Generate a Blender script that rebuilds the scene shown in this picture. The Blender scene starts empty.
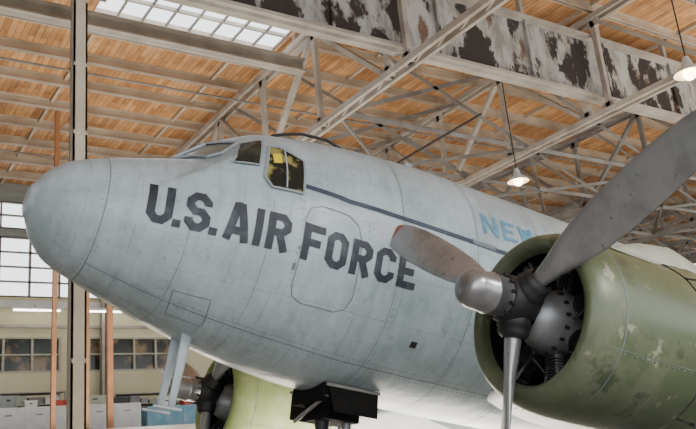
import bpy, math, random
from mathutils import Vector, Matrix
random.seed(4)
col=bpy.context.scene.collection
# ------------------------------------------------------------------ materials
def N(nt,t,**k):
    n=nt.nodes.new(t)
    for a,b in k.items(): setattr(n,a,b)
    return n
def base(name,rough=.6,metal=0.):
    m=bpy.data.materials.new(name);m.use_nodes=True
    nt=m.node_tree;b=nt.nodes['Principled BSDF']
    b.inputs['Roughness'].default_value=rough;b.inputs['Metallic'].default_value=metal
    return m,nt,b
def mat(name,c,rough=.6,metal=0.,c2=None,scale=3.,lo=.35,hi=.7,stretch=(1,1,1),bump=0):
    m,nt,b=base(name,rough,metal)
    if c2 is None: c2=tuple(x*.8 for x in c)
    tc=N(nt,'ShaderNodeTexCoord');mp=N(nt,'ShaderNodeMapping');mp.inputs['Scale'].default_value=stretch
    no=N(nt,'ShaderNodeTexNoise');no.inputs['Scale'].default_value=scale;no.inputs['Detail'].default_value=6
    r=N(nt,'ShaderNodeValToRGB');r.color_ramp.elements[0].position=lo;r.color_ramp.elements[1].position=hi
    r.color_ramp.elements[0].color=(*c,1);r.color_ramp.elements[1].color=(*c2,1)
    L=nt.links.new
    L(tc.outputs['Object'],mp.inputs[0]);L(mp.outputs[0],no.inputs['Vector']);L(no.outputs['Fac'],r.inputs[0]);L(r.outputs[0],b.inputs['Base Color'])
    if bump:
        bp=N(nt,'ShaderNodeBump');bp.inputs['Strength'].default_value=bump;L(no.outputs['Fac'],bp.inputs['Height']);L(bp.outputs[0],b.inputs['Normal'])
    return m
def mat_emit(name,c,s):
    m,nt,b=base(name);b.inputs['Base Color'].default_value=(*c,1);b.inputs['Emission Color'].default_value=(*c,1);b.inputs['Emission Strength'].default_value=s
    return m
def mulnoise(nt,src,vec,scale,lo,hi,dark,light,fac,detail=8):
    L=nt.links.new
    no=N(nt,'ShaderNodeTexNoise');no.inputs['Scale'].default_value=scale;no.inputs['Detail'].default_value=detail;no.inputs['Roughness'].default_value=.65
    L(vec,no.inputs['Vector'])
    r=N(nt,'ShaderNodeValToRGB');r.color_ramp.elements[0].position=lo;r.color_ramp.elements[1].position=hi
    r.color_ramp.elements[0].color=(*dark,1);r.color_ramp.elements[1].color=(*light,1)
    L(no.outputs['Fac'],r.inputs[0])
    mx=N(nt,'ShaderNodeMix',data_type='RGBA',blend_type='MULTIPLY');mx.inputs[0].default_value=fac
    L(src,mx.inputs[6]);L(r.outputs[0],mx.inputs[7]);return mx.outputs[2]
def mat_paint(name,c,c2,seam=(.30,.35,.37)):
    m,nt,b=base(name,.30)
    L=nt.links.new
    uv=N(nt,'ShaderNodeUVMap');uv.uv_map='uv'
    br=N(nt,'ShaderNodeTexBrick');br.inputs['Scale'].default_value=1
    br.inputs['Brick Width'].default_value=.82;br.inputs['Row Height'].default_value=.46;br.inputs['Mortar Size'].default_value=.003
    br.inputs['Mortar Smooth'].default_value=.5
    br.inputs['Color1'].default_value=(*c,1);br.inputs['Color2'].default_value=(*c2,1);br.inputs['Mortar'].default_value=(*seam,1)
    L(uv.outputs[0],br.inputs['Vector'])
    tc=N(nt,'ShaderNodeTexCoord');mp=N(nt,'ShaderNodeMapping');mp.inputs['Scale'].default_value=(4,.7,.7)
    L(tc.outputs['Object'],mp.inputs[0])
    o=mulnoise(nt,br.outputs['Color'],tc.outputs['Object'],1.7,.36,.58,(.70,.73,.71),(1,1,1),.75)
    o=mulnoise(nt,o,mp.outputs[0],2.5,.34,.58,(.76,.76,.73),(1.03,1.03,1.03),.55)
    o=mulnoise(nt,o,tc.outputs['Object'],13,.30,.42,(.58,.57,.53),(1,1,1),.5,5)
    L(o,b.inputs['Base Color'])
    no2=N(nt,'ShaderNodeTexNoise');no2.inputs['Scale'].default_value=4
    L(tc.outputs['Object'],no2.inputs['Vector'])
    bp=N(nt,'ShaderNodeBump');bp.inputs['Strength'].default_value=.14;bp.inputs['Distance'].default_value=.1
    L(no2.outputs['Fac'],bp.inputs['Height']);L(bp.outputs[0],b.inputs['Normal'])
    return m
def mat_layers(name,c,rough,metal,layers):
    m,nt,b=base(name,rough,metal);tc=N(nt,'ShaderNodeTexCoord')
    cur=N(nt,'ShaderNodeRGB').outputs[0];cur.default_value=(*c,1);L=nt.links.new
    for colr,scale,lo,hi,st in layers:
        mp=N(nt,'ShaderNodeMapping');mp.inputs['Scale'].default_value=st;L(tc.outputs['Object'],mp.inputs[0])
        no=N(nt,'ShaderNodeTexNoise');no.inputs['Scale'].default_value=scale;no.inputs['Detail'].default_value=9;no.inputs['Roughness'].default_value=.65
        L(mp.outputs[0],no.inputs['Vector']);r=N(nt,'ShaderNodeValToRGB');r.color_ramp.elements[0].position=lo;r.color_ramp.elements[1].position=hi
        L(no.outputs['Fac'],r.inputs[0])
        a=N(nt,'ShaderNodeMix',data_type='RGBA');a.inputs[7].default_value=(*colr,1);L(r.outputs[0],a.inputs[0]);L(cur,a.inputs[6]);cur=a.outputs[2]
    L(cur,b.inputs['Base Color']);return m
def mat_wood(name):
    m,nt,b=base(name,.7);L=nt.links.new
    tc=N(nt,'ShaderNodeTexCoord');mp=N(nt,'ShaderNodeMapping');mp.inputs['Rotation'].default_value=(0,0,math.pi/2)
    br=N(nt,'ShaderNodeTexBrick');br.inputs['Scale'].default_value=1;br.inputs['Brick Width'].default_value=2.0;br.inputs['Row Height'].default_value=.16
    br.inputs['Mortar Size'].default_value=.006;br.inputs['Color1'].default_value=(.80,.47,.23,1);br.inputs['Color2'].default_value=(.54,.27,.11,1);br.inputs['Mortar'].default_value=(.18,.09,.045,1)
    L(tc.outputs['Object'],mp.inputs[0]);L(mp.outputs[0],br.inputs['Vector'])
    o=mulnoise(nt,br.outputs['Color'],tc.outputs['Object'],.6,.35,.65,(.66,.62,.58),(1.12,1.12,1.06),1)
    mp2=N(nt,'ShaderNodeMapping');mp2.inputs['Scale'].default_value=(1,.25,1);L(tc.outputs['Object'],mp2.inputs[0])
    o=mulnoise(nt,o,mp2.outputs[0],5,.3,.5,(.58,.50,.45),(1,1,1),.8,3)
    L(o,b.inputs['Base Color'])
    return m
PAINT=mat_paint('fuselage_paint',(.485,.57,.61),(.45,.54,.58))
FRAME=mat('window_frame_paint',(.44,.50,.53),.4,c2=(.36,.41,.43))
SEAM=mat('seam_dark',(.15,.175,.185),.6,c2=(.26,.29,.30),scale=6)
LETTER=mat('letter_black',(.022,.03,.042),.5,c2=(.08,.10,.115),scale=9,lo=.5,hi=.75)
NAVY=mat('stripe_navy',(.02,.035,.07),.5,c2=(.05,.07,.11))
LBLUE=mat('letter_blue',(.10,.30,.46),.5,c2=(.18,.37,.50),scale=8)
GLASS=mat('cockpit_glass',(.012,.016,.018),.06,c2=(.05,.06,.045),scale=5)
GLASSW=mat('cockpit_glass_painted_glow',(.02,.024,.02),.08,c2=(.34,.30,.10),scale=6.5,lo=.50,hi=.60)  # warm blotches paint the bright cockpit interior into the opaque glass
YEL=mat('sticker_yellow',(.9,.68,.05),.5)
GREEN=mat_layers('cowl_green',(.105,.132,.07),.36,0,[((.165,.185,.115),1.6,.45,.58,(1,1,1)),((.07,.088,.05),3.2,.55,.64,(1,1,1)),((.30,.30,.22),4.5,.62,.67,(1,1,1))])
GREEN2=mat_layers('cowl_green_brightened',(.30,.38,.14),.5,0,[((.42,.46,.24),2,.45,.6,(1,1,1))])  # cowl green lightened in colour to brighten the shadowed starboard cowl
CREAM=mat('primer_cream',(.46,.46,.38),.5,c2=(.31,.34,.26),scale=4)
SILVER=mat('bare_aluminium',(.36,.38,.39),.42,.45,c2=(.26,.28,.29),scale=2)
BLADE=mat_layers('propeller_blade',(.40,.405,.41),.30,.55,[((.29,.295,.30),3,.45,.65,(1,1,1)),((.18,.18,.18),14,.62,.68,(1,1,1))])
RED=mat('blade_tip_red',(.30,.12,.09),.5,c2=(.2,.05,.035))
DOME=mat('hub_dome_metal',(.42,.42,.43),.28,.7,c2=(.25,.25,.26),scale=7)
BLACK=mat('black_metal',(.012,.012,.013),.5,c2=(.03,.03,.032),scale=6)
MATTE=mat('matte_black',(.008,.008,.008),.95,c2=(.014,.013,.012),scale=6)
MATTE.node_tree.nodes['Principled BSDF'].inputs['Specular IOR Level'].default_value=.1
DARK=mat('engine_dark',(.03,.03,.032),.45,.4,c2=(.07,.07,.07),scale=8)
CRANK=mat('crankcase_grey',(.34,.35,.36),.38,.4,c2=(.2,.2,.21),scale=6)
RUBBER=mat('tyre_rubber',(.02,.02,.02),.8)
STEEL=mat('steel_paint',(.50,.47,.41),.6,c2=(.31,.28,.24),scale=1.5)
STEELD=mat('steel_grey',(.30,.295,.28),.6,c2=(.17,.155,.14),scale=1.5)
PURL=mat('purlin_paint',(.62,.55,.44),.7,c2=(.40,.32,.24),scale=1.2)
COLP=mat('column_paint',(.66,.60,.48),.7,c2=(.52,.45,.34),scale=1.2)
PEEL=mat_layers('peeling_paint',(.47,.48,.47),.65,0,[((.26,.26,.25),3.0,.44,.60,(1,1,.35)),((.16,.10,.07),2.2,.58,.64,(1,1,.4)),((.035,.03,.028),1.2,.515,.55,(1,1,.6))])
WOOD=mat_wood('roof_boards')
ORWOOD=mat('post_orange_wood',(.46,.22,.10),.6,c2=(.32,.15,.07))
CONC=mat('concrete',(.30,.285,.26),.7,c2=(.22,.21,.19),scale=.4)
WALLC=mat('wall_cream',(.72,.68,.46),.8,c2=(.58,.55,.36),scale=.5)
WALLG=mat('siding_grey',(.32,.36,.36),.8,c2=(.24,.27,.27),scale=.5,stretch=(1,1,8))
WHITE=mat('white_paint',(.75,.76,.75),.5,c2=(.62,.64,.64))
BLUE=mat('blue_paint',(.12,.36,.52),.5,c2=(.3,.5,.6))
WGLASS=mat('window_dark_glass',(.03,.035,.03),.15,c2=(.26,.17,.09),scale=1.6,lo=.50,hi=.62)
REDP=mat('red_paint',(.5,.05,.03),.5)
LAMPE=mat_emit('lamp_glow',(1,.66,.34),18)
TUBE=mat_emit('tube_glow',(1,.98,.9),8)
# ------------------------------------------------------------------ mesh builder
class MB:
    def __init__(s): s.v=[];s.f=[];s.m=[];s.s=[];s.mats=[];s.uv=[]
    def mi(s,m):
        if m not in s.mats:s.mats.append(m)
        return s.mats.index(m)
    def add(s,vs,fs,m,smooth=False):
        o=len(s.v);s.v+=[Vector(v) for v in vs];k=s.mi(m)
        for f in fs:s.f.append(tuple(i+o for i in f));s.m.append(k);s.s.append(smooth)
    def box(s,x0,x1,y0,y1,z0,z1,m):
        s.add([(x,y,z) for x in(x0,x1) for y in(y0,y1) for z in(z0,z1)],[(0,1,3,2),(4,6,7,5),(0,4,5,1),(2,3,7,6),(0,2,6,4),(1,5,7,3)],m)
    def bar(s,p,q,w,h,m,up=(0,0,1)):
        p=Vector(p);q=Vector(q);d=(q-p).normalized();up=Vector(up)
        if abs(d.dot(up))>.98:up=Vector((1,0,0))
        sx=d.cross(up).normalized();uz=sx.cross(d)
        vs=[e+sx*a*w/2+uz*b*h/2 for e in(p,q) for a in(-1,1) for b in(-1,1)]
        s.add(vs,[(0,1,3,2),(4,6,7,5),(0,4,5,1),(2,3,7,6),(0,2,6,4),(1,5,7,3)],m)
    def ibeam(s,p,q,w,h,m,t=.03):
        p=Vector(p);q=Vector(q);d=(q-p).normalized();up=Vector((0,0,1))
        if abs(d.z)>.98:up=Vector((0,1,0))
        sx=d.cross(up).normalized();uz=sx.cross(d)
        s.bar(p,q,t,h,m,up);o=uz*(h/2-t/2)
        s.bar(p+o,q+o,w,t,m,up);s.bar(p-o,q-o,w,t,m,up)
    def angle(s,p,q,w,m,t=.015):
        p=Vector(p);q=Vector(q);d=(q-p).normalized();up=Vector((0,0,1)) if abs(d.z)<.98 else Vector((0,1,0))
        sx=d.cross(up).normalized();uz=sx.cross(d)
        s.bar(p+sx*w*.5,q+sx*w*.5,t,w,m,up);s.bar(p+uz*w*.5,q+uz*w*.5,w,t,m,up)
    def tube(s,p,q,r0,r1,m,n=12,smooth=True,cap=True):
        p=Vector(p);q=Vector(q);d=(q-p).normalized();a=d.orthogonal().normalized();b=d.cross(a)
        vs=[e+(a*math.cos(t)+b*math.sin(t))*r for e,r in((p,r0),(q,r1)) for t in[2*math.pi*i/n for i in range(n)]]
        s.add(vs,[(i,(i+1)%n,n+(i+1)%n,n+i) for i in range(n)],m,smooth)
        if cap:s.add(vs,[tuple(range(n))[::-1],tuple(range(n,2*n))],m)
    def rev(s,prof,o,d,m,n=32,smooth=True):
        o=Vector(o);d=Vector(d).normalized();a=d.orthogonal().normalized();b=d.cross(a);k=s.mi(m);o0=len(s.v)
        s.v+=[o+d*x+(a*math.cos(2*math.pi*i/n)+b*math.sin(2*math.pi*i/n))*r for x,r in prof for i in range(n)]
        for j in range(len(prof)-1):
            for i in range(n):
                s.f.append((o0+j*n+i,o0+j*n+(i+1)%n,o0+(j+1)*n+(i+1)%n,o0+(j+1)*n+i));s.m.append(k);s.s.append(smooth)
    def loft(s,secs,m,smooth=True,cap=True):
        n=len(secs[0]);o=len(s.v);k=s.mi(m);s.v+=[Vector(p) for q in secs for p in q]
        for i in range(len(secs)-1):
            for j in range(n):
                s.f.append((o+i*n+j,o+i*n+(j+1)%n,o+(i+1)*n+(j+1)%n,o+(i+1)*n+j));s.m.append(k);s.s.append(smooth)
        if cap:
            s.f.append(tuple(o+j for j in range(n))[::-1]);s.m.append(k);s.s.append(False)
            e=o+(len(secs)-1)*n
            s.f.append(tuple(e+j for j in range(n)));s.m.append(k);s.s.append(False)
    def build(s,name,parent=None):
        me=bpy.data.meshes.new(name);me.from_pydata(s.v,[],s.f)
        for m in s.mats:me.materials.append(m)
        for p,k,sm in zip(me.polygons,s.m,s.s):p.material_index=k;p.use_smooth=sm
        ob=bpy.data.objects.new(name,me);col.objects.link(ob)
        if parent:ob.parent=parent
        return ob
# ------------------------------------------------------------------ aircraft
p=math.radians(11.5)
air=bpy.data.objects.new('cargo_airplane',None);col.objects.link(air)
air.matrix_world=Matrix.Translation((1.42,6.98,3.95))@Matrix.Rotation(p,4,'Y')
def interp(tab,x):
    if x<=tab[0][0]: return tab[0][1]
    for i in range(len(tab)-1):
        x0,y0=tab[i];x1,y1=tab[i+1]
        if x<=x1:
            t=(x-x0)/(x1-x0)
            m0=(y1-tab[i-1][1])/(x1-tab[i-1][0]) if i>0 else (y1-y0)/(x1-x0)
            m1=(tab[i+2][1]-y0)/(tab[i+2][0]-x0) if i+2<len(tab) else (y1-y0)/(x1-x0)
            h=x1-x0
            return (2*t**3-3*t*t+1)*y0+(t**3-2*t*t+t)*h*m0+(-2*t**3+3*t*t)*y1+(t**3-t*t)*h*m1
    return tab[-1][1]
BOT=[(0.04,-.17),(.1,-.29),(.18,-.40),(.3,-.51),(.6,-.63),(1,-.76),(1.5,-.91),(2,-1.03),(2.5,-1.12),(3,-1.17),(4,-1.2),(6,-1.2),(9,-1.15),(12,-.85),(15,-.45),(18,-.1),(19.4,.1)]
TN=[(0.04,.13),(.1,.24),(.18,.33),(.3,.42),(.6,.54),(1,.66),(1.5,.80),(2,.95),(2.5,1.1),(3,1.37),(4,1.43),(9,1.45)]
TH=[(0.04,.13),(.1,.24),(.18,.33),(.3,.42),(.6,.54),(1,.8),(1.5,1.08),(2,1.22),(2.5,1.31),(3,1.37),(4,1.43),(9,1.45),(12,1.35),(15,1.1),(18,.75),(19.4,.4)]
W=[(0.04,.16),(.1,.275),(.18,.37),(.3,.47),(.6,.6),(1,.76),(1.5,.93),(2,1.06),(2.5,1.14),(3,1.2),(4,1.25),(9,1.25),(12,1.0),(15,.65),(18,.3),(19.4,.05)]
PA,PC,PK,PS=1.12,.70,.86,.64
def rad(a,th):
    aa=max(a,.04);f=1 if a>=.04 else math.sqrt(max(0,1-((.04-a)/.04)**2))
    bo=interp(BOT,aa);tn=interp(TN,aa);thh=interp(TH,aa);w=interp(W,aa)
    c0n=(bo+tn)/2;c0h=(bo+thh)/2;t=min(1,max(0,(aa-1.0)/1.5));c0=c0n*(1-t)+c0h*t
    s,c=math.sin(th),math.cos(th)
    def el(w,h): return 1/math.sqrt((s/w)**2+(c/h)**2)
    if c<=0: return el(w,c0-bo)*f,c0
    rn=el(w,tn-c0);rh=el(w,thh-c0);n=2.25
    if aa>1.1: rh=1/((abs(s)/w)**n+(abs(c)/(thh-c0))**n)**(1/n)
    if aa>2.6: return rh*f,c0
    rp=(PC-c0+PK*(aa-PA))/(c+PS*PK*abs(s))
    return max(rn,min(rp,rh))*f,c0
def surf(a,th,off=0):
    r,c0=rad(a,th); r+=off
    return Vector((a,-r*math.sin(th),c0+r*math.cos(th)))
def fuselage():
    av=[0,.001,.004,.01,.02,.03,.04]+[.04+.03*i for i in range(1,90)]
    x=av[-1]
    while x<19.4: x+=.2;av.append(min(x,19.4))
    NT=192;vs=[];uvs=[]
    for a in av:
        for j in range(NT+1):
            th=2*math.pi*j/NT;vs.append(surf(a,th));uvs.append((a,th*1.25))
    fs=[(i*(NT+1)+j,(i+1)*(NT+1)+j,(i+1)*(NT+1)+j+1,i*(NT+1)+j+1) for i in range(len(av)-1) for j in range(NT)]
    me=bpy.data.meshes.new('fuselage');me.from_pydata(vs,[],fs)
    ul=me.uv_layers.new(name='uv')
    for l in me.loops: ul.data[l.index].uv=uvs[l.vertex_index]
    for q in me.polygons:q.use_smooth=True
    me.materials.append(PAINT)
    ob=bpy.data.objects.new('fuselage',me);col.objects.link(ob);ob.parent=air
    md=ob.modifiers.new('w','WELD');md.merge_threshold=.0005
fuselage()
def surfn(a,th):
    e=.01
    t1=surf(a+e,th)-surf(a-e,th);t2=surf(a,th+e)-surf(a,th-e)
    n=t2.cross(t1).normalized()
    q=surf(a,th);_,c0=rad(a,th)
    if n.dot(q-Vector((a,0,c0)))<0:n=-n
    return q,n
def strip(mb,pts,w,m,off=.004,step=.06,closed=False):
    P=[]
    pp=pts+[pts[0]] if closed else pts
    for (a0,t0),(a1,t1) in zip(pp,pp[1:]):
        r,_=rad((a0+a1)/2,(t0+t1)/2)
        n=max(1,int(math.hypot(a1-a0,(t1-t0)*r)/step))
        for i in range(n):
            k=i/n;P.append((a0+(a1-a0)*k,t0+(t1-t0)*k))
    P.append(pp[-1])
    vs=[];Q=[surfn(*x) for x in P]
    for i,(q,n) in enumerate(Q):
        t=Q[min(i+1,len(Q)-1)][0]-Q[max(i-1,0)][0];s=n.cross(t).normalized()
        vs+=[q+n*off-s*w/2,q+n*off+s*w/2]
    mb.add(vs,[(2*i,2*i+1,2*i+3,2*i+2) for i in range(len(Q)-1)],m,True)
def patch(mb,poly,m,off=.005,rings=6,sub=6):
    ca=sum(x for x,_ in poly)/len(poly);ct=sum(y for _,y in poly)/len(poly)
    B=[]
    for (a0,t0),(a1,t1) in zip(poly,poly[1:]+poly[:1]):
        for i in range(sub):
            k=i/sub;B.append((a0+(a1-a0)*k,t0+(t1-t0)*k))
    n=len(B);vs=[]
    for r in range(rings+1):
        k=r/rings
        for a,t in B:
            q,nn=surfn(ca+(a-ca)*k,ct+(t-ct)*k);vs.append(q+nn*off)
    mb.add(vs,[(r*n+i,r*n+(i+1)%n,(r+1)*n+(i+1)%n,(r+1)*n+i) for r in range(rings) for i in range(n)],m,True)
pl=MB()
for a,t0,t1,w in((.56,0,6.283,.009),(1.24,1.5,4.8,.004),(1.9,1.4,4.9,.004),(3.2,0,6.28,.006),(4.1,0,6.28,.006),(5.0,0,6.28,.008),(6.0,0,6.28,.008),(7,0,6.28,.008)):
    strip(pl,[(a,t0+(t1-t0)*i/40) for i in range(41)],w,SEAM)
for t in(2.62,3.66):
    strip(pl,[(.56,t),(9,t)],.009,SEAM)
strip(pl,[(2.2,.6),(9,.7)],.005,SEAM)
door=[(2.2,1.55),(2.24,1.45),(2.35,1.42),(2.62,1.46),(2.72,1.53),(2.76,1.65),(2.79,2.1),(2.75,2.2),(2.66,2.24),(2.34,2.24),(2.24,2.2),(2.2,2.1)]
strip(pl,door,.009,SEAM,closed=True)
strip(pl,[(1.28,2.45),(1.6,2.42),(1.66,2.76),(1.33,2.8)],.008,SEAM,closed=True)
def rivets(a0,t0,a1,t1,sp=.06):
    r,_=rad((a0+a1)/2,(t0+t1)/2);n=int(math.hypot(a1-a0,(t1-t0)*r)/sp)
    for i in range(n+1):
        k=i/n;q,nn=surfn(a0+(a1-a0)*k,t0+(t1-t0)*k);pl.tube(q-nn*.002,q+nn*.004,.006,.004,SEAM,6,False)
rivets(.53,.4,.53,2.9);rivets(.6,2.58,3.2,2.58);rivets(.6,2.66,5,2.66);rivets(2.17,1.4,2.17,2.3);rivets(2.83,1.5,2.83,2.25);rivets(3.17,1.4,3.17,2.6);rivets(3.23,1.4,3.23,2.6);rivets(4.07,1.5,4.07,2.6);rivets(1.21,1.95,1.21,2.6)
strip(pl,[(2.17,1.93),(2.17,1.99)],.03,SEAM);strip(pl,[(2.17,1.80),(2.22,1.80)],.03,SEAM)
patch(pl,[(4.02,1.365),(4.34,1.37),(4.34,1.42),(4.02,1.415)],SEAM,.006)
for i in range(4): strip(pl,[(4.03,1.372+.012*i),(4.33,1.376+.012*i)],.006,FRAME,.012)
patch(pl,[(3.55,2.30),(3.62,2.30),(3.62,2.35),(3.55,2.35)],BLACK,.006)
pl.build('panel_seams',air)
gl=MB();fr=MB()
def plane_pt(b,c,off=0):
    a=PA+PS*abs(b)+(c-PC)/PK
    sgn=1 if b>=0 else -1
    n=Vector((-PK,PK*PS*sgn,1)).normalized()
    return Vector((a,b,c))+n*off
for sg in(-1,1):
    q=[(.035,.755),(.30,.735),(.54,.645),(.62,.68),(.50,.92),(.25,1.0),(.035,1.04)]
    gl.add([plane_pt(sg*b,c,.012) for b,c in q],[tuple(range(len(q)))],GLASS)
    for i in range(len(q)):
        b0,c0=q[i];b1,c1=q[(i+1)%len(q)]
        fr.bar(plane_pt(sg*b0,c0,.018),plane_pt(sg*b1,c1,.018),.022,.022,FRAME)
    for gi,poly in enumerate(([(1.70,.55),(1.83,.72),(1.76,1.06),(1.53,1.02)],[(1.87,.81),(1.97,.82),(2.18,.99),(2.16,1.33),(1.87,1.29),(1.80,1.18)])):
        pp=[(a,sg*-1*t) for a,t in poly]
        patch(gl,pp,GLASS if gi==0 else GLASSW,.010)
        strip(fr,pp,.022,FRAME,.02,closed=True);strip(fr,[(a+.0,t) for a,t in pp],.006,SEAM,.022,closed=True)
    strip(fr,[(2.01,sg*-.88),(2.0,sg*-1.29)],.014,FRAME,.022)
patch(fr,[(1.89,.92),(1.97,.91),(1.97,1.03),(1.89,1.03)],YEL,.014)
gl.build('cockpit_glass',air);fr.build('cockpit_window_frames',air)
l_,r_,b_,T_,ch=.1,.52,.1,.9,.13
G={'U':[([(l_,1),(l_,b_+ch),(l_+ch,b_),(r_-ch,b_),(r_,b_+ch),(r_,1)],0)],
'S':[([(r_,.68),(r_,T_-ch),(r_-ch,T_),(l_+ch,T_),(l_,T_-ch),(l_,.5+ch),(l_+ch,.5),(r_-ch,.5),(r_,.5-ch),(r_,b_+ch),(r_-ch,b_),(l_+ch,b_),(l_,b_+ch),(l_,.32)],0)],
'A':[([(.08,0),(.27,1)],0),([(.54,0),(.35,1)],0),([(.15,.27),(.47,.27)],0),([(.24,.93),(.38,.93)],0)],
'I':[([(.1,0),(.1,1)],0)],
'R':[([(l_,0),(l_,1)],0),([(l_,T_),(r_-ch,T_),(r_,T_-ch),(r_,.48+ch),(r_-ch,.48),(l_,.48)],0),([(.32,.46),(r_,.0)],0)],
'F':[([(l_,0),(l_,1)],0),([(l_,T_),(.6,T_)],0),([(l_,.5),(.5,.5)],0)],
'O':[([(l_,b_+ch),(l_,T_-ch),(l_+ch,T_),(r_-ch,T_),(r_,T_-ch),(r_,b_+ch),(r_-ch,b_),(l_+ch,b_)],1)],
'C':[([(r_,.66),(r_,T_-ch),(r_-ch,T_),(l_+ch,T_),(l_,T_-ch),(l_,b_+ch),(l_+ch,b_),(r_-ch,b_),(r_,b_+ch),(r_,.34)],0)],
'E':[([(l_,0),(l_,1)],0),([(l_,T_),(.6,T_)],0),([(l_,.5),(.5,.5)],0),([(l_,b_),(.6,b_)],0)],
'N':[([(.07,0),(.07,1)],0),([(.58,0),(.58,1)],0),([(.09,.97),(.56,.03)],0)],
'W':[([(.06,1),(.18,.04)],0),([(.18,.04),(.31,.9)],0),([(.31,.9),(.44,.04)],0),([(.44,.04),(.56,1)],0)],
'.':[([(.09,0),(.09,.19)],0)]}
def glyph(mb,chh,a0,h,wd,base_fn,m,st=.185,off=.006):
    for k,(pts,cl) in enumerate(G[chh]):
        P=[Vector(q) for q in pts];n=len(P);Ls=[];Rs=[]
        for i in range(n):
            if cl: pr,nx=P[i-1],P[(i+1)%n]
            else: pr=P[i-1] if i>0 else None;nx=P[i+1] if i<n-1 else None
            d1=(P[i]-pr).normalized() if pr is not None else None;d2=(nx-P[i]).normalized() if nx is not None else None
            if d1 is None:d1=d2
            if d2 is None:d2=d1
            n1=Vector((-d1.y,d1.x));n2=Vector((-d2.y,d2.x));mt=(n1+n2).normalized();L=st/2/max(.5,mt.dot(n1))
            Ls.append(P[i]+mt*L);Rs.append(P[i]-mt*L)
        segs=n if cl else n-1
        for i in range(segs):
            j=(i+1)%n;ns=max(1,int((P[j]-P[i]).length/.12));vs=[]
            for s in range(ns+1):
                t=s/ns;A=Ls[i].lerp(Ls[j],t);B=Rs[i].lerp(Rs[j],t)
                for c in range(3):
                    q=A.lerp(B,c/2);a=a0+q.x*wd/.62;tb=base_fn(a);r,_=rad(a,tb)
                    x,nn=surfn(a,tb-q.y*h/r);vs.append(x+nn*(off+.0006*k))
            mb.add(vs,[(s*3+c,s*3+c+1,s*3+c+4,s*3+c+3) for s in range(ns) for c in range(2)],m,True)
BL=[(.9,1.765),(1.3,1.785),(1.64,1.83),(2.02,1.862),(2.3,1.90),(2.6,1.918),(3.4,1.92)]
bf=lambda a:interp(BL,a)
le=MB()
for c,a,h in(('U',.87,.35),('.',1.09,.34),('S',1.175,.35),('.',1.39,.34),('A',1.51,.345),('I',1.76,.34),('R',1.87,.34),('F',2.20,.34),('O',2.43,.335),('R',2.68,.33),('C',2.93,.325),('E',3.18,.32)):
    glyph(le,c,a,h,.21,bf,LETTER,.2)
for c,a in(('N',4.20),('E',4.47),('W',4.72)):
    glyph(le,c,a,.25,.20,lambda a:1.275,LBLUE,.15)
strip(le,[(2.14,1.242),(2.62,1.33),(3.16,1.362),(3.75,1.39),(4.37,1.405),(9,1.42)],.045,NAVY,.007)
le.build('fuselage_lettering_and_stripe',air)
an=MB()
q=surf(2.55,0);an.tube(q,q+Vector((0,0,.10)),.03,.02,BLACK)
pts=[(2.15,.05),(2.3,.10),(2.5,.14),(2.8,.13),(3.1,.03)]
for (a0,z0),(a1,z1) in zip(pts,pts[1:]): an.tube(surf(a0,.2)+Vector((0,0,z0)),surf(a1,.2)+Vector((0,0,z1)),.017,.017,BLACK,8)
q=surf(4.0,0);an.bar(q,q+Vector((.08,0,.28)),.03,.1,SILVER,(1,0,0))
an.build('roof_antenna',air)
pm=MB()
for b in(-.13,.13):
    top=Vector((1.62,b,-.90));bt=Vector((1.57,b*1.1,-1.60))
    secs=[]
    for k in range(6):
        t=k/5;c=top.lerp(bt,t);w=.055*(1-t)+.03*t
        secs.append([c+Vector((math.cos(x)*w,math.sin(x)*w*.35,0)) for x in[2*math.pi*i/12 for i in range(12)]])
    pm.loft(secs,FRAME)
    pm.tube(bt+Vector((.10,0,0)),bt+Vector((-.16,0,0)),.018,.012,FRAME,10)
pm.build('pitot_masts',air)
bh=MB()
bh.box(3.0,3.62,-.30,.30,-1.30,-1.12,MATTE)
for b in(-.36,.36):
    bh.bar((3.0,b,-1.16),(3.62,b,-1.16),.02,.03,STEELD);bh.add([(3.02,b,-1.14),(3.6,b,-1.14),(3.56,b*1.2,-1.42),(3.06,b*1.2,-1.42)],[(0,1,2,3)],MATTE)
for x in(3.05,3.3,3.58): bh.tube((x,-.3,-1.25),(x,.3,-1.45),.02,.02,STEELD,8)
bh.box(3.1,3.5,-.2,.2,-1.45,-1.30,MATTE);bh.tube((3.2,0,-1.45),(3.2,0,-1.6),.08,.06,BLACK);bh.tube((3.42,-.1,-1.45),(3.42,-.1,-1.56),.05,.05,CRANK)
bh.build('belly_hatch',air)
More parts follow.
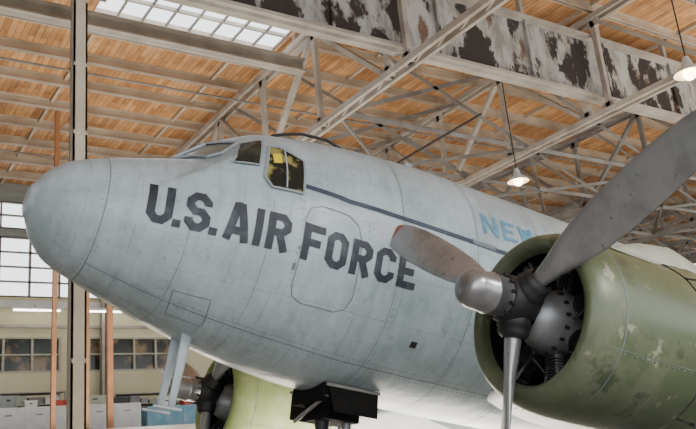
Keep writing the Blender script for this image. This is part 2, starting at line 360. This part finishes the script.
def engine(by,angs,tag,cowlmat):
    H=Vector((3.1,by,-.85));ax=(1,0,0);C=H+Vector((-.12,0,-.085))
    cw=MB()
    out=[(3.42,.50),(3.37,.515),(3.335,.545),(3.325,.575),(3.34,.605),(3.38,.635),(3.45,.662),(3.55,.682),(3.7,.695),(3.95,.70),(4.2,.70),(4.5,.692)]
    cw.rev([(x-3.1,r) for x,r in out],C,ax,cowlmat,64)
    cw.rev([(4.0-3.1,.62),(3.6-3.1,.60),(3.42-3.1,.50)],C,ax,BLACK,64)
    for i in range(18):
        a0=2*math.pi*(i+.06)/18;a1=2*math.pi*(i+.94)/18;vs=[]
        for x,r in((4.505,.700),(4.74,.735)):
            for k in range(4):
                a=a0+(a1-a0)*k/3;vs.append(C+Vector((x-3.1,r*math.cos(a),r*math.sin(a))))
        cw.add(vs,[(k,k+1,k+5,k+4) for k in range(3)],cowlmat,True)
    cw.rev([(4.5-3.1,.692),(4.5-3.1,.66),(4.8-3.1,.63)],C,ax,SILVER,48)
    cw.rev([(3.60-3.1,.6885),(3.607-3.1,.6895)],C,ax,SEAM,64)
    for a in(.5,2.1,3.6,5.2):
        vs=[C+Vector((x-3.1,(r+.003)*math.cos(a+d),(r+.003)*math.sin(a+d))) for x,r in out[6:] for d in(-.003,.003)]
        cw.add(vs,[(2*i,2*i+1,2*i+3,2*i+2) for i in range(5)],SEAM)
        for i in range(14):
            c=C+Vector((.45+.065*i,.70*math.cos(a+.03),.70*math.sin(a+.03)));cw.tube(c,c+(c-C-Vector((.45+.065*i,0,0)))*.008,.007,.005,SEAM,6)
    for a0,a1,x0,x1 in((1.75,2.35,.62,1.10),(1.1,1.6,.85,1.35)):
        vs=[C+Vector((x0+(x1-x0)*i/4,.704*math.cos(a0+(a1-a0)*j/8),.704*math.sin(a0+(a1-a0)*j/8))) for i in range(5) for j in range(9)]
        cw.add(vs,[(i*9+j,i*9+j+1,(i+1)*9+j+1,(i+1)*9+j) for i in range(4) for j in range(8)],CREAM,True)
    secs=[]
    for x,h,w,z0 in((4.10,.02,.2,.66),(4.18,.10,.24,.66),(4.45,.22,.27,.64),(4.8,.32,.30,.60),(5.4,.30,.30,.5),(6.2,.12,.25,.45),(6.8,.02,.2,.4)):
        secs.append([C+Vector((x-3.1,w*math.copysign(abs(math.cos(t))**.7,math.cos(t)),z0+h*math.sin(t)**.7 if math.sin(t)>0 else z0+.15*math.sin(t))) for t in[2*math.pi*i/24 for i in range(24)]])
    cw.loft(secs,CREAM)
    cw.build('engine_cowling_'+tag,air)
    en=MB()
    en.rev([(0.98,.01),(.98,.60)],C,ax,BLACK,40)
    en.rev([(.22,.11),(.24,.15),(.30,.19),(.38,.225),(.44,.25),(.52,.26),(.9,.28)],C,ax,CRANK,40)
    for k in range(16):
        a=2*math.pi*k/16;c=C+Vector((.42,.245*math.cos(a),.245*math.sin(a)));en.tube(c,c+Vector((-.03,0,0)),.014,.014,BLACK,6)
    for row,(x,o) in enumerate(((.54,0),(.78,math.pi/7))):
        for k in range(7):
            a=2*math.pi*k/7+o+.2;d=Vector((0,math.cos(a),math.sin(a)));c=C+Vector((x,0,0))
            en.tube(c+d*.24,c+d*.52,.085,.085,BLACK,14)
            for f in range(11): en.tube(c+d*(.28+.02*f),c+d*(.288+.02*f),.108,.108,DARK,16)
            en.tube(c+d*.50,c+d*.575,.10,.075,CRANK if row==0 else DARK,14)
            t=Vector((0,-d.z,d.y))
            if row==0:
                for s in(-1,1):
                    en.tube(c+Vector((-.06,0,0))+d*.24+t*s*.035,c+Vector((-.09,0,0))+d*.55+t*s*.07,.013,.013,CRANK,8)
                    en.tube(c+Vector((-.09,0,0))+d*.53+t*s*.07,c+Vector((.05,0,0))+d*.56+t*s*.07,.035,.035,DARK,10)
                en.tube(c+Vector((-.14,0,0))+d*.27+t*.12,c+Vector((-.05,0,0))+d*.45+t*.02,.01,.01,BLACK,6)
    en.build('radial_engine_'+tag,air)
    pr=MB()
    pr.rev([(-.53,.001),(-.528,.04),(-.515,.08),(-.49,.115),(-.455,.138),(-.42,.146),(-.30,.148),(-.29,.156),(-.27,.156),(-.26,.148),(-.15,.15)],H,ax,DOME,40)
    pr.rev([(-.15,.15),(-.14,.175),(-.05,.18),(.06,.18),(.12,.15),(.2,.12)],H,ax,BLACK,32)
    for k in range(12):
        a=2*math.pi*k/12;c=H+Vector((-.16,.165*math.cos(a),.165*math.sin(a)));pr.tube(c,c+Vector((-.03,0,0)),.014,.014,BLACK,6)
    for ang in angs:
        ph=math.radians(ang);rd=Vector((0,math.cos(ph),math.sin(ph)));tg=Vector((0,-math.sin(ph),math.cos(ph)))
        pr.rev([(.10,.095),(.13,.12),(.19,.125),(.20,.11),(.24,.115),(.26,.10),(.28,.08)],H,rd,BLACK,24)
        S=[(.20,.13,.13,50),(.30,.13,.125,50),(.42,.17,.11,48),(.56,.235,.085,44),(.75,.30,.062,38),(1.0,.335,.045,33),(1.3,.345,.034,29),(1.55,.33,.026,26),(1.75,.29,.02,24),(1.87,.24,.016,23),(1.94,.17,.012,22),(1.97,.08,.008,22)]
        secs=[]
        for r,c,t,pt in S:
            pt=math.radians(pt);cd=tg*math.cos(pt)+Vector((1,0,0))*math.sin(pt);nd=rd.cross(cd)
            secs.append([H+rd*r+cd*(c/2*math.cos(x))+nd*(t/2*math.sin(x)) for x in[2*math.pi*i/20 for i in range(20)]])
        pr.loft(secs[:10],BLADE,cap=False);pr.loft(secs[9:],RED)
    pr.build('propeller_'+tag,air)
    na=MB();T=[(4.45,.64),(4.8,.66),(5.4,.67),(6.2,.64),(7,.55),(7.8,.40),(8.6,.2),(9.1,.03)]
    na.rev([(x-3.1,r) for x,r in T],H,ax,SILVER,40)
    na.box(4.9,6.3,by-.33,by+.33,-1.56,-1.3,BLACK)
    for s in(-.3,.3):
        na.tube((4.75,by+s,-1.3),(4.55,by+s,-2.56),.055,.045,SILVER,12)
        na.tube((6.2,by+s,-1.3),(4.6,by+s,-2.3),.035,.035,STEELD,10)
    na.tube((4.55,by-.33,-2.56),(4.55,by+.33,-2.56),.05,.05,SILVER,12)
    na.tube((4.65,by-.3,-1.9),(4.65,by+.3,-1.9),.03,.03,SILVER,10)
    na.rev([(-.17,.22),(-.17,.38),(-.14,.50),(-.07,.565),(0,.575),(.07,.565),(.14,.50),(.17,.38),(.17,.22)],(4.55,by,-2.56),(0,1,0),RUBBER,40)
    na.rev([(-.17,.22),(-.1,.18),(-.12,.02)],(4.55,by,-2.56),(0,1,0),SILVER,24);na.rev([(.17,.22),(.1,.18),(.12,.02)],(4.55,by,-2.56),(0,1,0),SILVER,24)
    na.build('nacelle_and_landing_gear_'+tag,air)
engine(-2.82,(32.5,155.5,277),'port',GREEN)
engine(2.82,(20,140,260),'starboard',GREEN2)
def foil(le_,b,c,ch_,tk):
    P=[]
    for i in range(24):
        t=2*math.pi*i/24;x=.5*(1+math.cos(t));th=tk*2.6*(.2969*math.sqrt(x)-.126*x-.3516*x*x+.2843*x**3-.1015*x**4)*ch_*1.9
        P.append(Vector((le_+x*ch_,b,c+(th if math.sin(t)>=0 else -th*.6)-x*.03*ch_)))
    return P
wm=MB()
for s in(-1,1):
    wm.loft([foil(4.75,s*.6,-.98,4.3,.16),foil(4.75,s*3.9,-.98,4.3,.16),foil(5.4,s*7,-.72,3.5,.15),foil(6.6,s*11,-.38,2.4,.13),foil(7.3,s*13.6,-.16,1.6,.1),foil(7.9,s*14.4,-.09,.7,.08)],SILVER)
    wm.loft([foil(16.6,s*.1,.55,2.2,.1),foil(17.3,s*2.8,.6,1.5,.1),foil(17.9,s*4.0,.62,.6,.08)],SILVER)
fin=[]
for z,l,c in((.6,14.8,4.0),(1.2,15.9,3.0),(2.2,16.8,2.3),(3.0,17.4,1.6),(3.3,17.9,.8)):
    fin.append([Vector((l+c*.5*(1+math.cos(t)),.09*c/3*math.sin(t),z)) for t in[2*math.pi*i/20 for i in range(20)]])
wm.loft(fin,SILVER)
wm.tube((17,0,-.1),(17.2,0,-.3),.05,.05,SILVER);wm.rev([(-.08,.05),(-.08,.16),(0,.21),(.08,.16),(.08,.05)],(17.25,0,-.35),(0,1,0),RUBBER,24)
wm.build('wings_and_tail',air)
# ------------------------------------------------------------------ hangar
X0,X1,Y0,Y1,ZR=-22,62,-9,30,12.5
f=MB();f.box(X0-30,X1+10,-45,Y1,-.2,0,CONC);f.build('floor')
c=MB()
sx0,sx1,sy0,sy1=5.0,10.0,15.0,17.4
c.box(X0,X1,Y0,sy0,ZR,ZR+.2,WOOD);c.box(X0,X1,sy1,Y1+.3,ZR,ZR+.2,WOOD);c.box(X0,sx0,sy0,sy1,ZR,ZR+.2,WOOD);c.box(sx1,X1,sy0,sy1,ZR,ZR+.2,WOOD)
c.build('ceiling')
sk=MB()
for i in range(9):
    x=sx0+(sx1-sx0)*i/8;sk.box(x-.025,x+.025,sy0,sy1,ZR+.10,ZR+.16,STEELD)
for y in(sy0,15.8,16.6,sy1): sk.box(sx0,sx1,y-.03,y+.03,ZR+.06,ZR+.16,STEEL)
sk.build('window_skylight')
pu=MB();y=Y0+.5
while y<Y1:
    if not(sy0-.1<y<sy1+.1): pu.ibeam((X0+.05,y,ZR-.14),(X1-.05,y,ZR-.14),.13,.28,PURL)
    else:
        pu.ibeam((X0+.05,y,ZR-.14),(sx0,y,ZR-.14),.13,.28,PURL);pu.ibeam((sx1,y,ZR-.14),(X1-.05,y,ZR-.14),.13,.28,PURL)
    y+=1.55
x=X0+1
while x<X1:
    pu.box(x-.04,x+.04,Y0,sy0 if sx0<x<sx1 else Y1-.05,ZR-.1,ZR,PURL)
    if sx0<x<sx1: pu.box(x-.04,x+.04,sy1,Y1-.05,ZR-.1,ZR,PURL)
    x+=3.75
pu.build('roof_purlins')
def truss(xt,zb,zt,mt):
    t=MB();y0,y1=Y0+.2,29.7
    for dx in(-.13,.13):
        t.bar((xt+dx,y0,zb),(xt+dx,y1,zb),.09,.14,mt);t.bar((xt+dx,y0,zt),(xt+dx,y1,zt),.09,.14,mt)
    for ya,yb in((y0,11.7),(12.4,y1)):
        n=round((yb-ya)/2.9);d=(yb-ya)/n
        for i in range(n+1):
            y=ya+d*i;t.bar((xt,y,zb),(xt,y,zt),.14,.12,mt)
            t.box(xt-.06,xt+.06,y-.16,y+.16,zb,zb+.25,mt);t.box(xt-.06,xt+.06,y-.16,y+.16,zt-.25,zt,mt)
            if i<n:
                if i%2==0:t.bar((xt,y,zb),(xt,y+d,zt),.15,.11,mt)
                else:t.bar((xt,y,zt),(xt,y+d,zb),.15,.11,mt)
                for k in range(4): t.bar((xt-.13,y+d*k/4,zb-.02),(xt+.13,y+d*(k+1)/4,zb-.02),.04,.02,mt)
    return t.build('roof_truss')
TX=(10,16.5,23,29.5,36,42.5,49)
for xt in TX: truss(xt,9.38,12.05,STEEL if xt<20 else STEELD)
sb=MB()
for xa,xb in zip(TX,TX[1:]):
    xm=(xa+xb)/2
    for yy in(14.6,17.2,20.1,23,28):
        sb.angle((xa,yy,9.45),(xb,yy,12.0),.11,STEELD);sb.angle((xa,yy,12.0),(xb,yy,9.45),.11,STEELD);sb.angle((xa,yy,9.45),(xb,yy,9.45),.12,STEELD)
    for ya,yb in((14.6,20.1),(20.1,28)):
        sb.angle((xa,ya,9.45),(xb,yb,9.45),.10,STEELD);sb.angle((xa,yb,9.45),(xb,ya,9.45),.10,STEELD)
    if xa>12: sb.bar((xa,4,9.45),(xb,4,12.0),.08,.08,STEELD);sb.bar((xa,4,12.0),(xb,4,9.45),.08,.08,STEELD)
sb.build('sway_bracing')
cd=MB()
for yy,zz in((14.2,11.9),(19,11.7),(25.2,11.8)): cd.tube((X0+.1,yy,zz),(X1-.1,yy,zz),.035,.035,STEELD,8)
cd.tube((13.2,13,9.3),(13.2,29,9.3),.03,.03,BLACK,8)
cd.build('conduit_pipes')
g=MB();GY=12;gz=9.85;g.box(X0+.05,X1-.05,GY-.03,GY+.03,gz,11.6,PEEL)
for z in(gz,11.6): g.box(X0+.05,X1-.05,GY-.2,GY+.2,z-.04,z+.04,STEEL);g.box(X0+.05,X1-.05,GY-.06,GY-.02,z-.10,z+.12,STEEL)
x=X0+1.3
while x<X1:
    g.box(x-.03,x+.03,GY-.12,GY-.03,gz+.05,11.55,PEEL);g.bar((x,GY,11.6),(x,GY,12.4),.12,.12,STEEL);x+=2.9
g.build('plate_girder')
g=MB();g.ibeam((X0+.05,15.6,11.15),(9.8,15.6,11.15),.3,.36,STEEL,.05);g.build('roof_beam')
def column(x,y,z0,z1,w,m):
    t=MB();t.box(x-w/2,x+w/2,y-w/2,y-w/2+.03,z0,z1,m);t.box(x-w/2,x+w/2,y+w/2-.03,y+w/2,z0,z1,m)
    for s in(-1,1): t.box(x+s*w/2-.03*(s>0),x+s*w/2+.03*(s<0),y-w/2,y+w/2,z0,z1,m)
    t.box(x-w*.8,x+w*.8,y-w*.8,y+w*.8,z0,z0+.04,m)
    z=z0+.8
    while z<z1: t.box(x-w/2,x+w/2,y-w/2-.012,y-w/2,z,z+.06,m);z+=1.2
    return t.build('support_column')
column(3.22,12,0,9.74,.22,COLP);column(-12,12,0,9.74,.32,STEEL);column(28.6,24,0,9.3,.34,PURL);column(40,12,0,9.74,.32,STEEL)
w=MB();WY=Y1
w.box(X0,X1,WY,WY+.2,0,5.5,WALLC);w.box(X0,X1,WY,WY+.2,6.7,8.2,WALLC);w.box(X0,X1,WY,WY+.2,10.4,10.75,WALLG)
w.box(X0,X1,WY,WY+.2,11.75,12.5,WALLG)
wins=[]
edges=[X0,-15,-10,-8,-3,-1.5,2.5,3.6,7.45,8.5,11.9,13.5,18,19.5,24,26,31,33,38,40,45,47,52,54,X1]
for i in range(0,len(edges)-1):
    if i%2==0: w.box(edges[i],edges[i+1],WY,WY+.2,5.5,6.7,WALLC)
    else: wins.append((edges[i],edges[i+1]))
w.build('wall_back')
nwin=0
for a,b in wins:
    nwin+=1;t=MB();t.box(a,b,WY+.12,WY+.16,5.5,6.7,WGLASS)
    for xx in[a+(b-a)*k/4 for k in range(5)]: t.box(xx-.04,xx+.04,WY-.02,WY+.12,5.5,6.7,CREAM)
    for zz in(5.5,6.1,6.7): t.box(a-.05,b+.05,WY-.03,WY+.12,zz-.03,zz+.03,CREAM)
    t.build('window_%d'%nwin)
t=MB()
x=X0
while x<X1: t.box(x-.04,x+.04,WY,WY+.1,8.2,10.4,STEELD);t.box(x-.03,x+.03,WY,WY+.1,10.75,11.75,STEELD);x+=1.05
for zz in(8.2,8.75,9.3,9.85,10.4,10.75,11.25,11.75): t.box(X0,X1,WY,WY+.1,zz-.03,zz+.03,STEELD)
t.build('window_%d'%(nwin+1))
t=MB();x=X0+1
while x<X1: t.ibeam((x,WY-.2,0),(x,WY-.2,12.4),.25,.3,STEEL);x+=7.5
t.bar((X0,WY-.1,7.9),(X1,WY-.1,7.9),.15,.25,WHITE);t.bar((X0,WY-.1,7.1),(X1,WY-.1,7.1),.1,.1,STEEL);t.build('trim_1')
w=MB();w.box(X0-.2,X0,Y0,Y1,0,ZR,WALLG);w.build('wall_left')
w=MB();w.box(X1,X1+.2,Y0,Y1,0,ZR,WALLG);w.build('wall_right')
for x,y,z0,z1,r,m in((5.45,22.6,2.9,12.2,.06,ORWOOD),(6.32,22.6,2.9,8.5,.07,ORWOOD),(7.1,23,2.9,8.5,.08,ORWOOD)):
    t=MB();t.box(x-r,x+r,y-r,y+r,z0,z1,m);t.box(x-r*1.8,x+r*1.8,y-r*1.8,y+r*1.8,z0,z0+.05,m);t.bar((x,y,z1-.6),(x+.5,y,z1),r,r,m);t.build('timber_post')
t=MB();t.box(-8,17,22.2,29.98,2.7,2.9,STEELD);t.ibeam((-8,22.3,2.5),(17,22.3,2.5),.2,.4,STEEL)
x=-7.5
while x<17: t.box(x-.1,x+.1,22.4,22.6,0,2.7,STEEL);x+=4.9
t.build('mezzanine')
def bench(name,x0,x1,y0,y1,h,top,body):
    z=2.9;t=MB();t.box(x0,x1,y0,y1,z+h-.06,z+h,top);t.box(x0,x1,y0+.02,y1,z+.08,z+h-.06,body)
    n=max(2,int((x1-x0)/.8))
    for i in range(n):
        a=x0+(x1-x0)*i/n+.03;b=x0+(x1-x0)*(i+1)/n-.03
        t.box(a,b,y0,y0+.02,z+.12,z+h-.12,body);t.box((a+b)/2-.1,(a+b)/2+.1,y0-.03,y0,z+h-.24,z+h-.21,STEELD)
    for xx in(x0+.1,x1-.1):t.box(xx-.04,xx+.04,y0+.05,y0+.13,z,z+.1,STEELD)
    return t.build(name)
bench('storage_cabinet',3.5,8.7,25,26.2,.92,WHITE,WHITE);bench('workbench',8.9,11.2,25,26,.78,BLUE,BLUE)
def crate(x,y,z,w,d,h,m,name):
    t=MB();t.box(x,x+w,y,y+d,z,z+h,m);t.box(x-.02,x+w+.02,y-.02,y+d+.02,z+h,z+h+.03,m)
    t.box(x,x+.05,y-.02,y,z,z+h,m);t.box(x+w-.05,x+w,y-.02,y,z,z+h,m);t.box(x+w*.4,x+w*.6,y-.03,y,z+h*.6,z+h*.75,BLACK);t.build(name)
crate(4.6,25.3,3.825,.5,.4,.34,WALLG,'toolbox');crate(5.3,25.3,3.825,.35,.4,.18,WHITE,'cardboard_box');crate(6.2,25.3,3.825,.45,.4,.16,REDP,'toolbox');crate(7.0,25.3,3.825,.7,.4,.26,CREAM,'cardboard_box');crate(7.95,25.3,3.825,.5,.4,.18,BLACK,'toolbox');crate(9.3,25.2,3.685,.6,.4,.25,WHITE,'cardboard_box')
crate(10.2,25.2,3.685,.5,.4,.15,REDP,'toolbox')
def shelf(x0,x1,y0,y1,z0,h):
    t=MB()
    for xx in(x0,x1):
        for yy in(y0,y1): t.box(xx-.03,xx+.03,yy-.03,yy+.03,z0,z0+h,STEEL)
    n=4
    for i in range(n+1):
        z=z0+.08+(h-.12)*i/n;t.box(x0,x1,y0,y1,z,z+.03,STEEL)
        if i<n:
            x=x0+.1
            while x<x1-.35:
                ww=random.uniform(.2,.5);hh=random.uniform(.12,(h/n)*.75)
                t.box(x,min(x+ww,x1-.05),y0+.05,y1-.05,z+.03,z+.03+hh,random.choice([CREAM,WALLG,STEELD,WHITE,BLACK,ORWOOD,STEELD]));x+=ww+.06
    t.build('storage_shelf')
shelf(5.2,7.3,28.6,29.4,2.9,1.75);shelf(9.0,11.6,28.6,29.4,2.9,1.6)
def drum(x,y,m):
    t=MB();t.rev([(0,.001),(0,.29),(.28,.29),(.29,.305),(.31,.305),(.32,.29),(.6,.29),(.61,.305),(.63,.305),(.64,.29),(.9,.29),(.88,.27),(.88,.001)],(x,y,2.9),(0,0,1),m,24);t.build('oil_drum')
drum(11.8,25.4,REDP);drum(12.5,25.6,BLUE);drum(2.9,25.4,STEELD)
t=MB()
for x in(3.0,5.6,8.2,10.8,13.4): t.box(x,x+1.8,29.3,29.5,7.62,7.70,WHITE);t.tube((x+.1,29.4,7.58),(x+1.7,29.4,7.58),.03,.03,TUBE,8);t.bar((x+.9,29.4,7.70),(x+.9,29.9,7.86),.03,.03,STEELD)
t.build('tube_light_fixture')
for (x,y,z) in((15.75,14.5,8.35),(14.1,8.05,8.2)):
    t=MB();t.tube((x,y,z+.35),(x,y,12.3),.015,.015,BLACK,8);t.rev([(.38,.05),(.30,.08),(.18,.12),(.05,.28),(0,.30)],(x,y,z),(0,0,1),WHITE,24)
    t.rev([(-.13,.001),(-.11,.07),(-.04,.13),(.05,.12),(.15,.07)],(x,y,z),(0,0,1),LAMPE,20);t.build('pendant_lamp')
# ------------------------------------------------------------------ light
wd=bpy.data.worlds.new('sky');bpy.context.scene.world=wd;wd.use_nodes=True
bg=wd.node_tree.nodes['Background'];bg.inputs[0].default_value=(.93,.96,1,1);bg.inputs[1].default_value=2.8
sl=bpy.data.lights.new('sun','SUN');so=bpy.data.objects.new('sun',sl);sl.energy=2.7;sl.angle=.3;sl.color=(1,.95,.88)
so.rotation_euler=Vector((-.35,.8,-.55)).to_track_quat('-Z','Y').to_euler();col.objects.link(so)
def area(name,loc,d,sx,sy,e,c):
    l=bpy.data.lights.new(name,'AREA');l.shape='RECTANGLE';l.size=sx;l.size_y=sy;l.energy=e;l.color=c
    o=bpy.data.objects.new(name,l);o.location=loc;o.rotation_euler=Vector(d).to_track_quat('-Z','Y').to_euler();col.objects.link(o)
area('added_fill_uplight',(8,19,1.0),(0.1,0,1),24,7,4200,(1,.90,.78))  # added fill, no real fixture: unseen upward area light to brighten the roof
area('added_fill_uplight.001',(26,6,.6),(.1,.3,1),18,12,4200,(1,.90,.78))  # second added uplight, out of view, lifts the roof further aft
# ------------------------------------------------------------------ camera
R=Vector((.836,-.542,-.092)).normalized();F=Vector((.543,.787,.292));F=(F-R*F.dot(R)).normalized();U=R.cross(F)
cam=bpy.data.cameras.new('camera');co=bpy.data.objects.new('camera',cam);col.objects.link(co)
cam.sensor_width=36;cam.lens=800/696*36
co.matrix_world=Matrix(((R.x,U.x,-F.x,0),(R.y,U.y,-F.y,0),(R.z,U.z,-F.z,1.5),(0,0,0,1)))
bpy.context.scene.camera=co
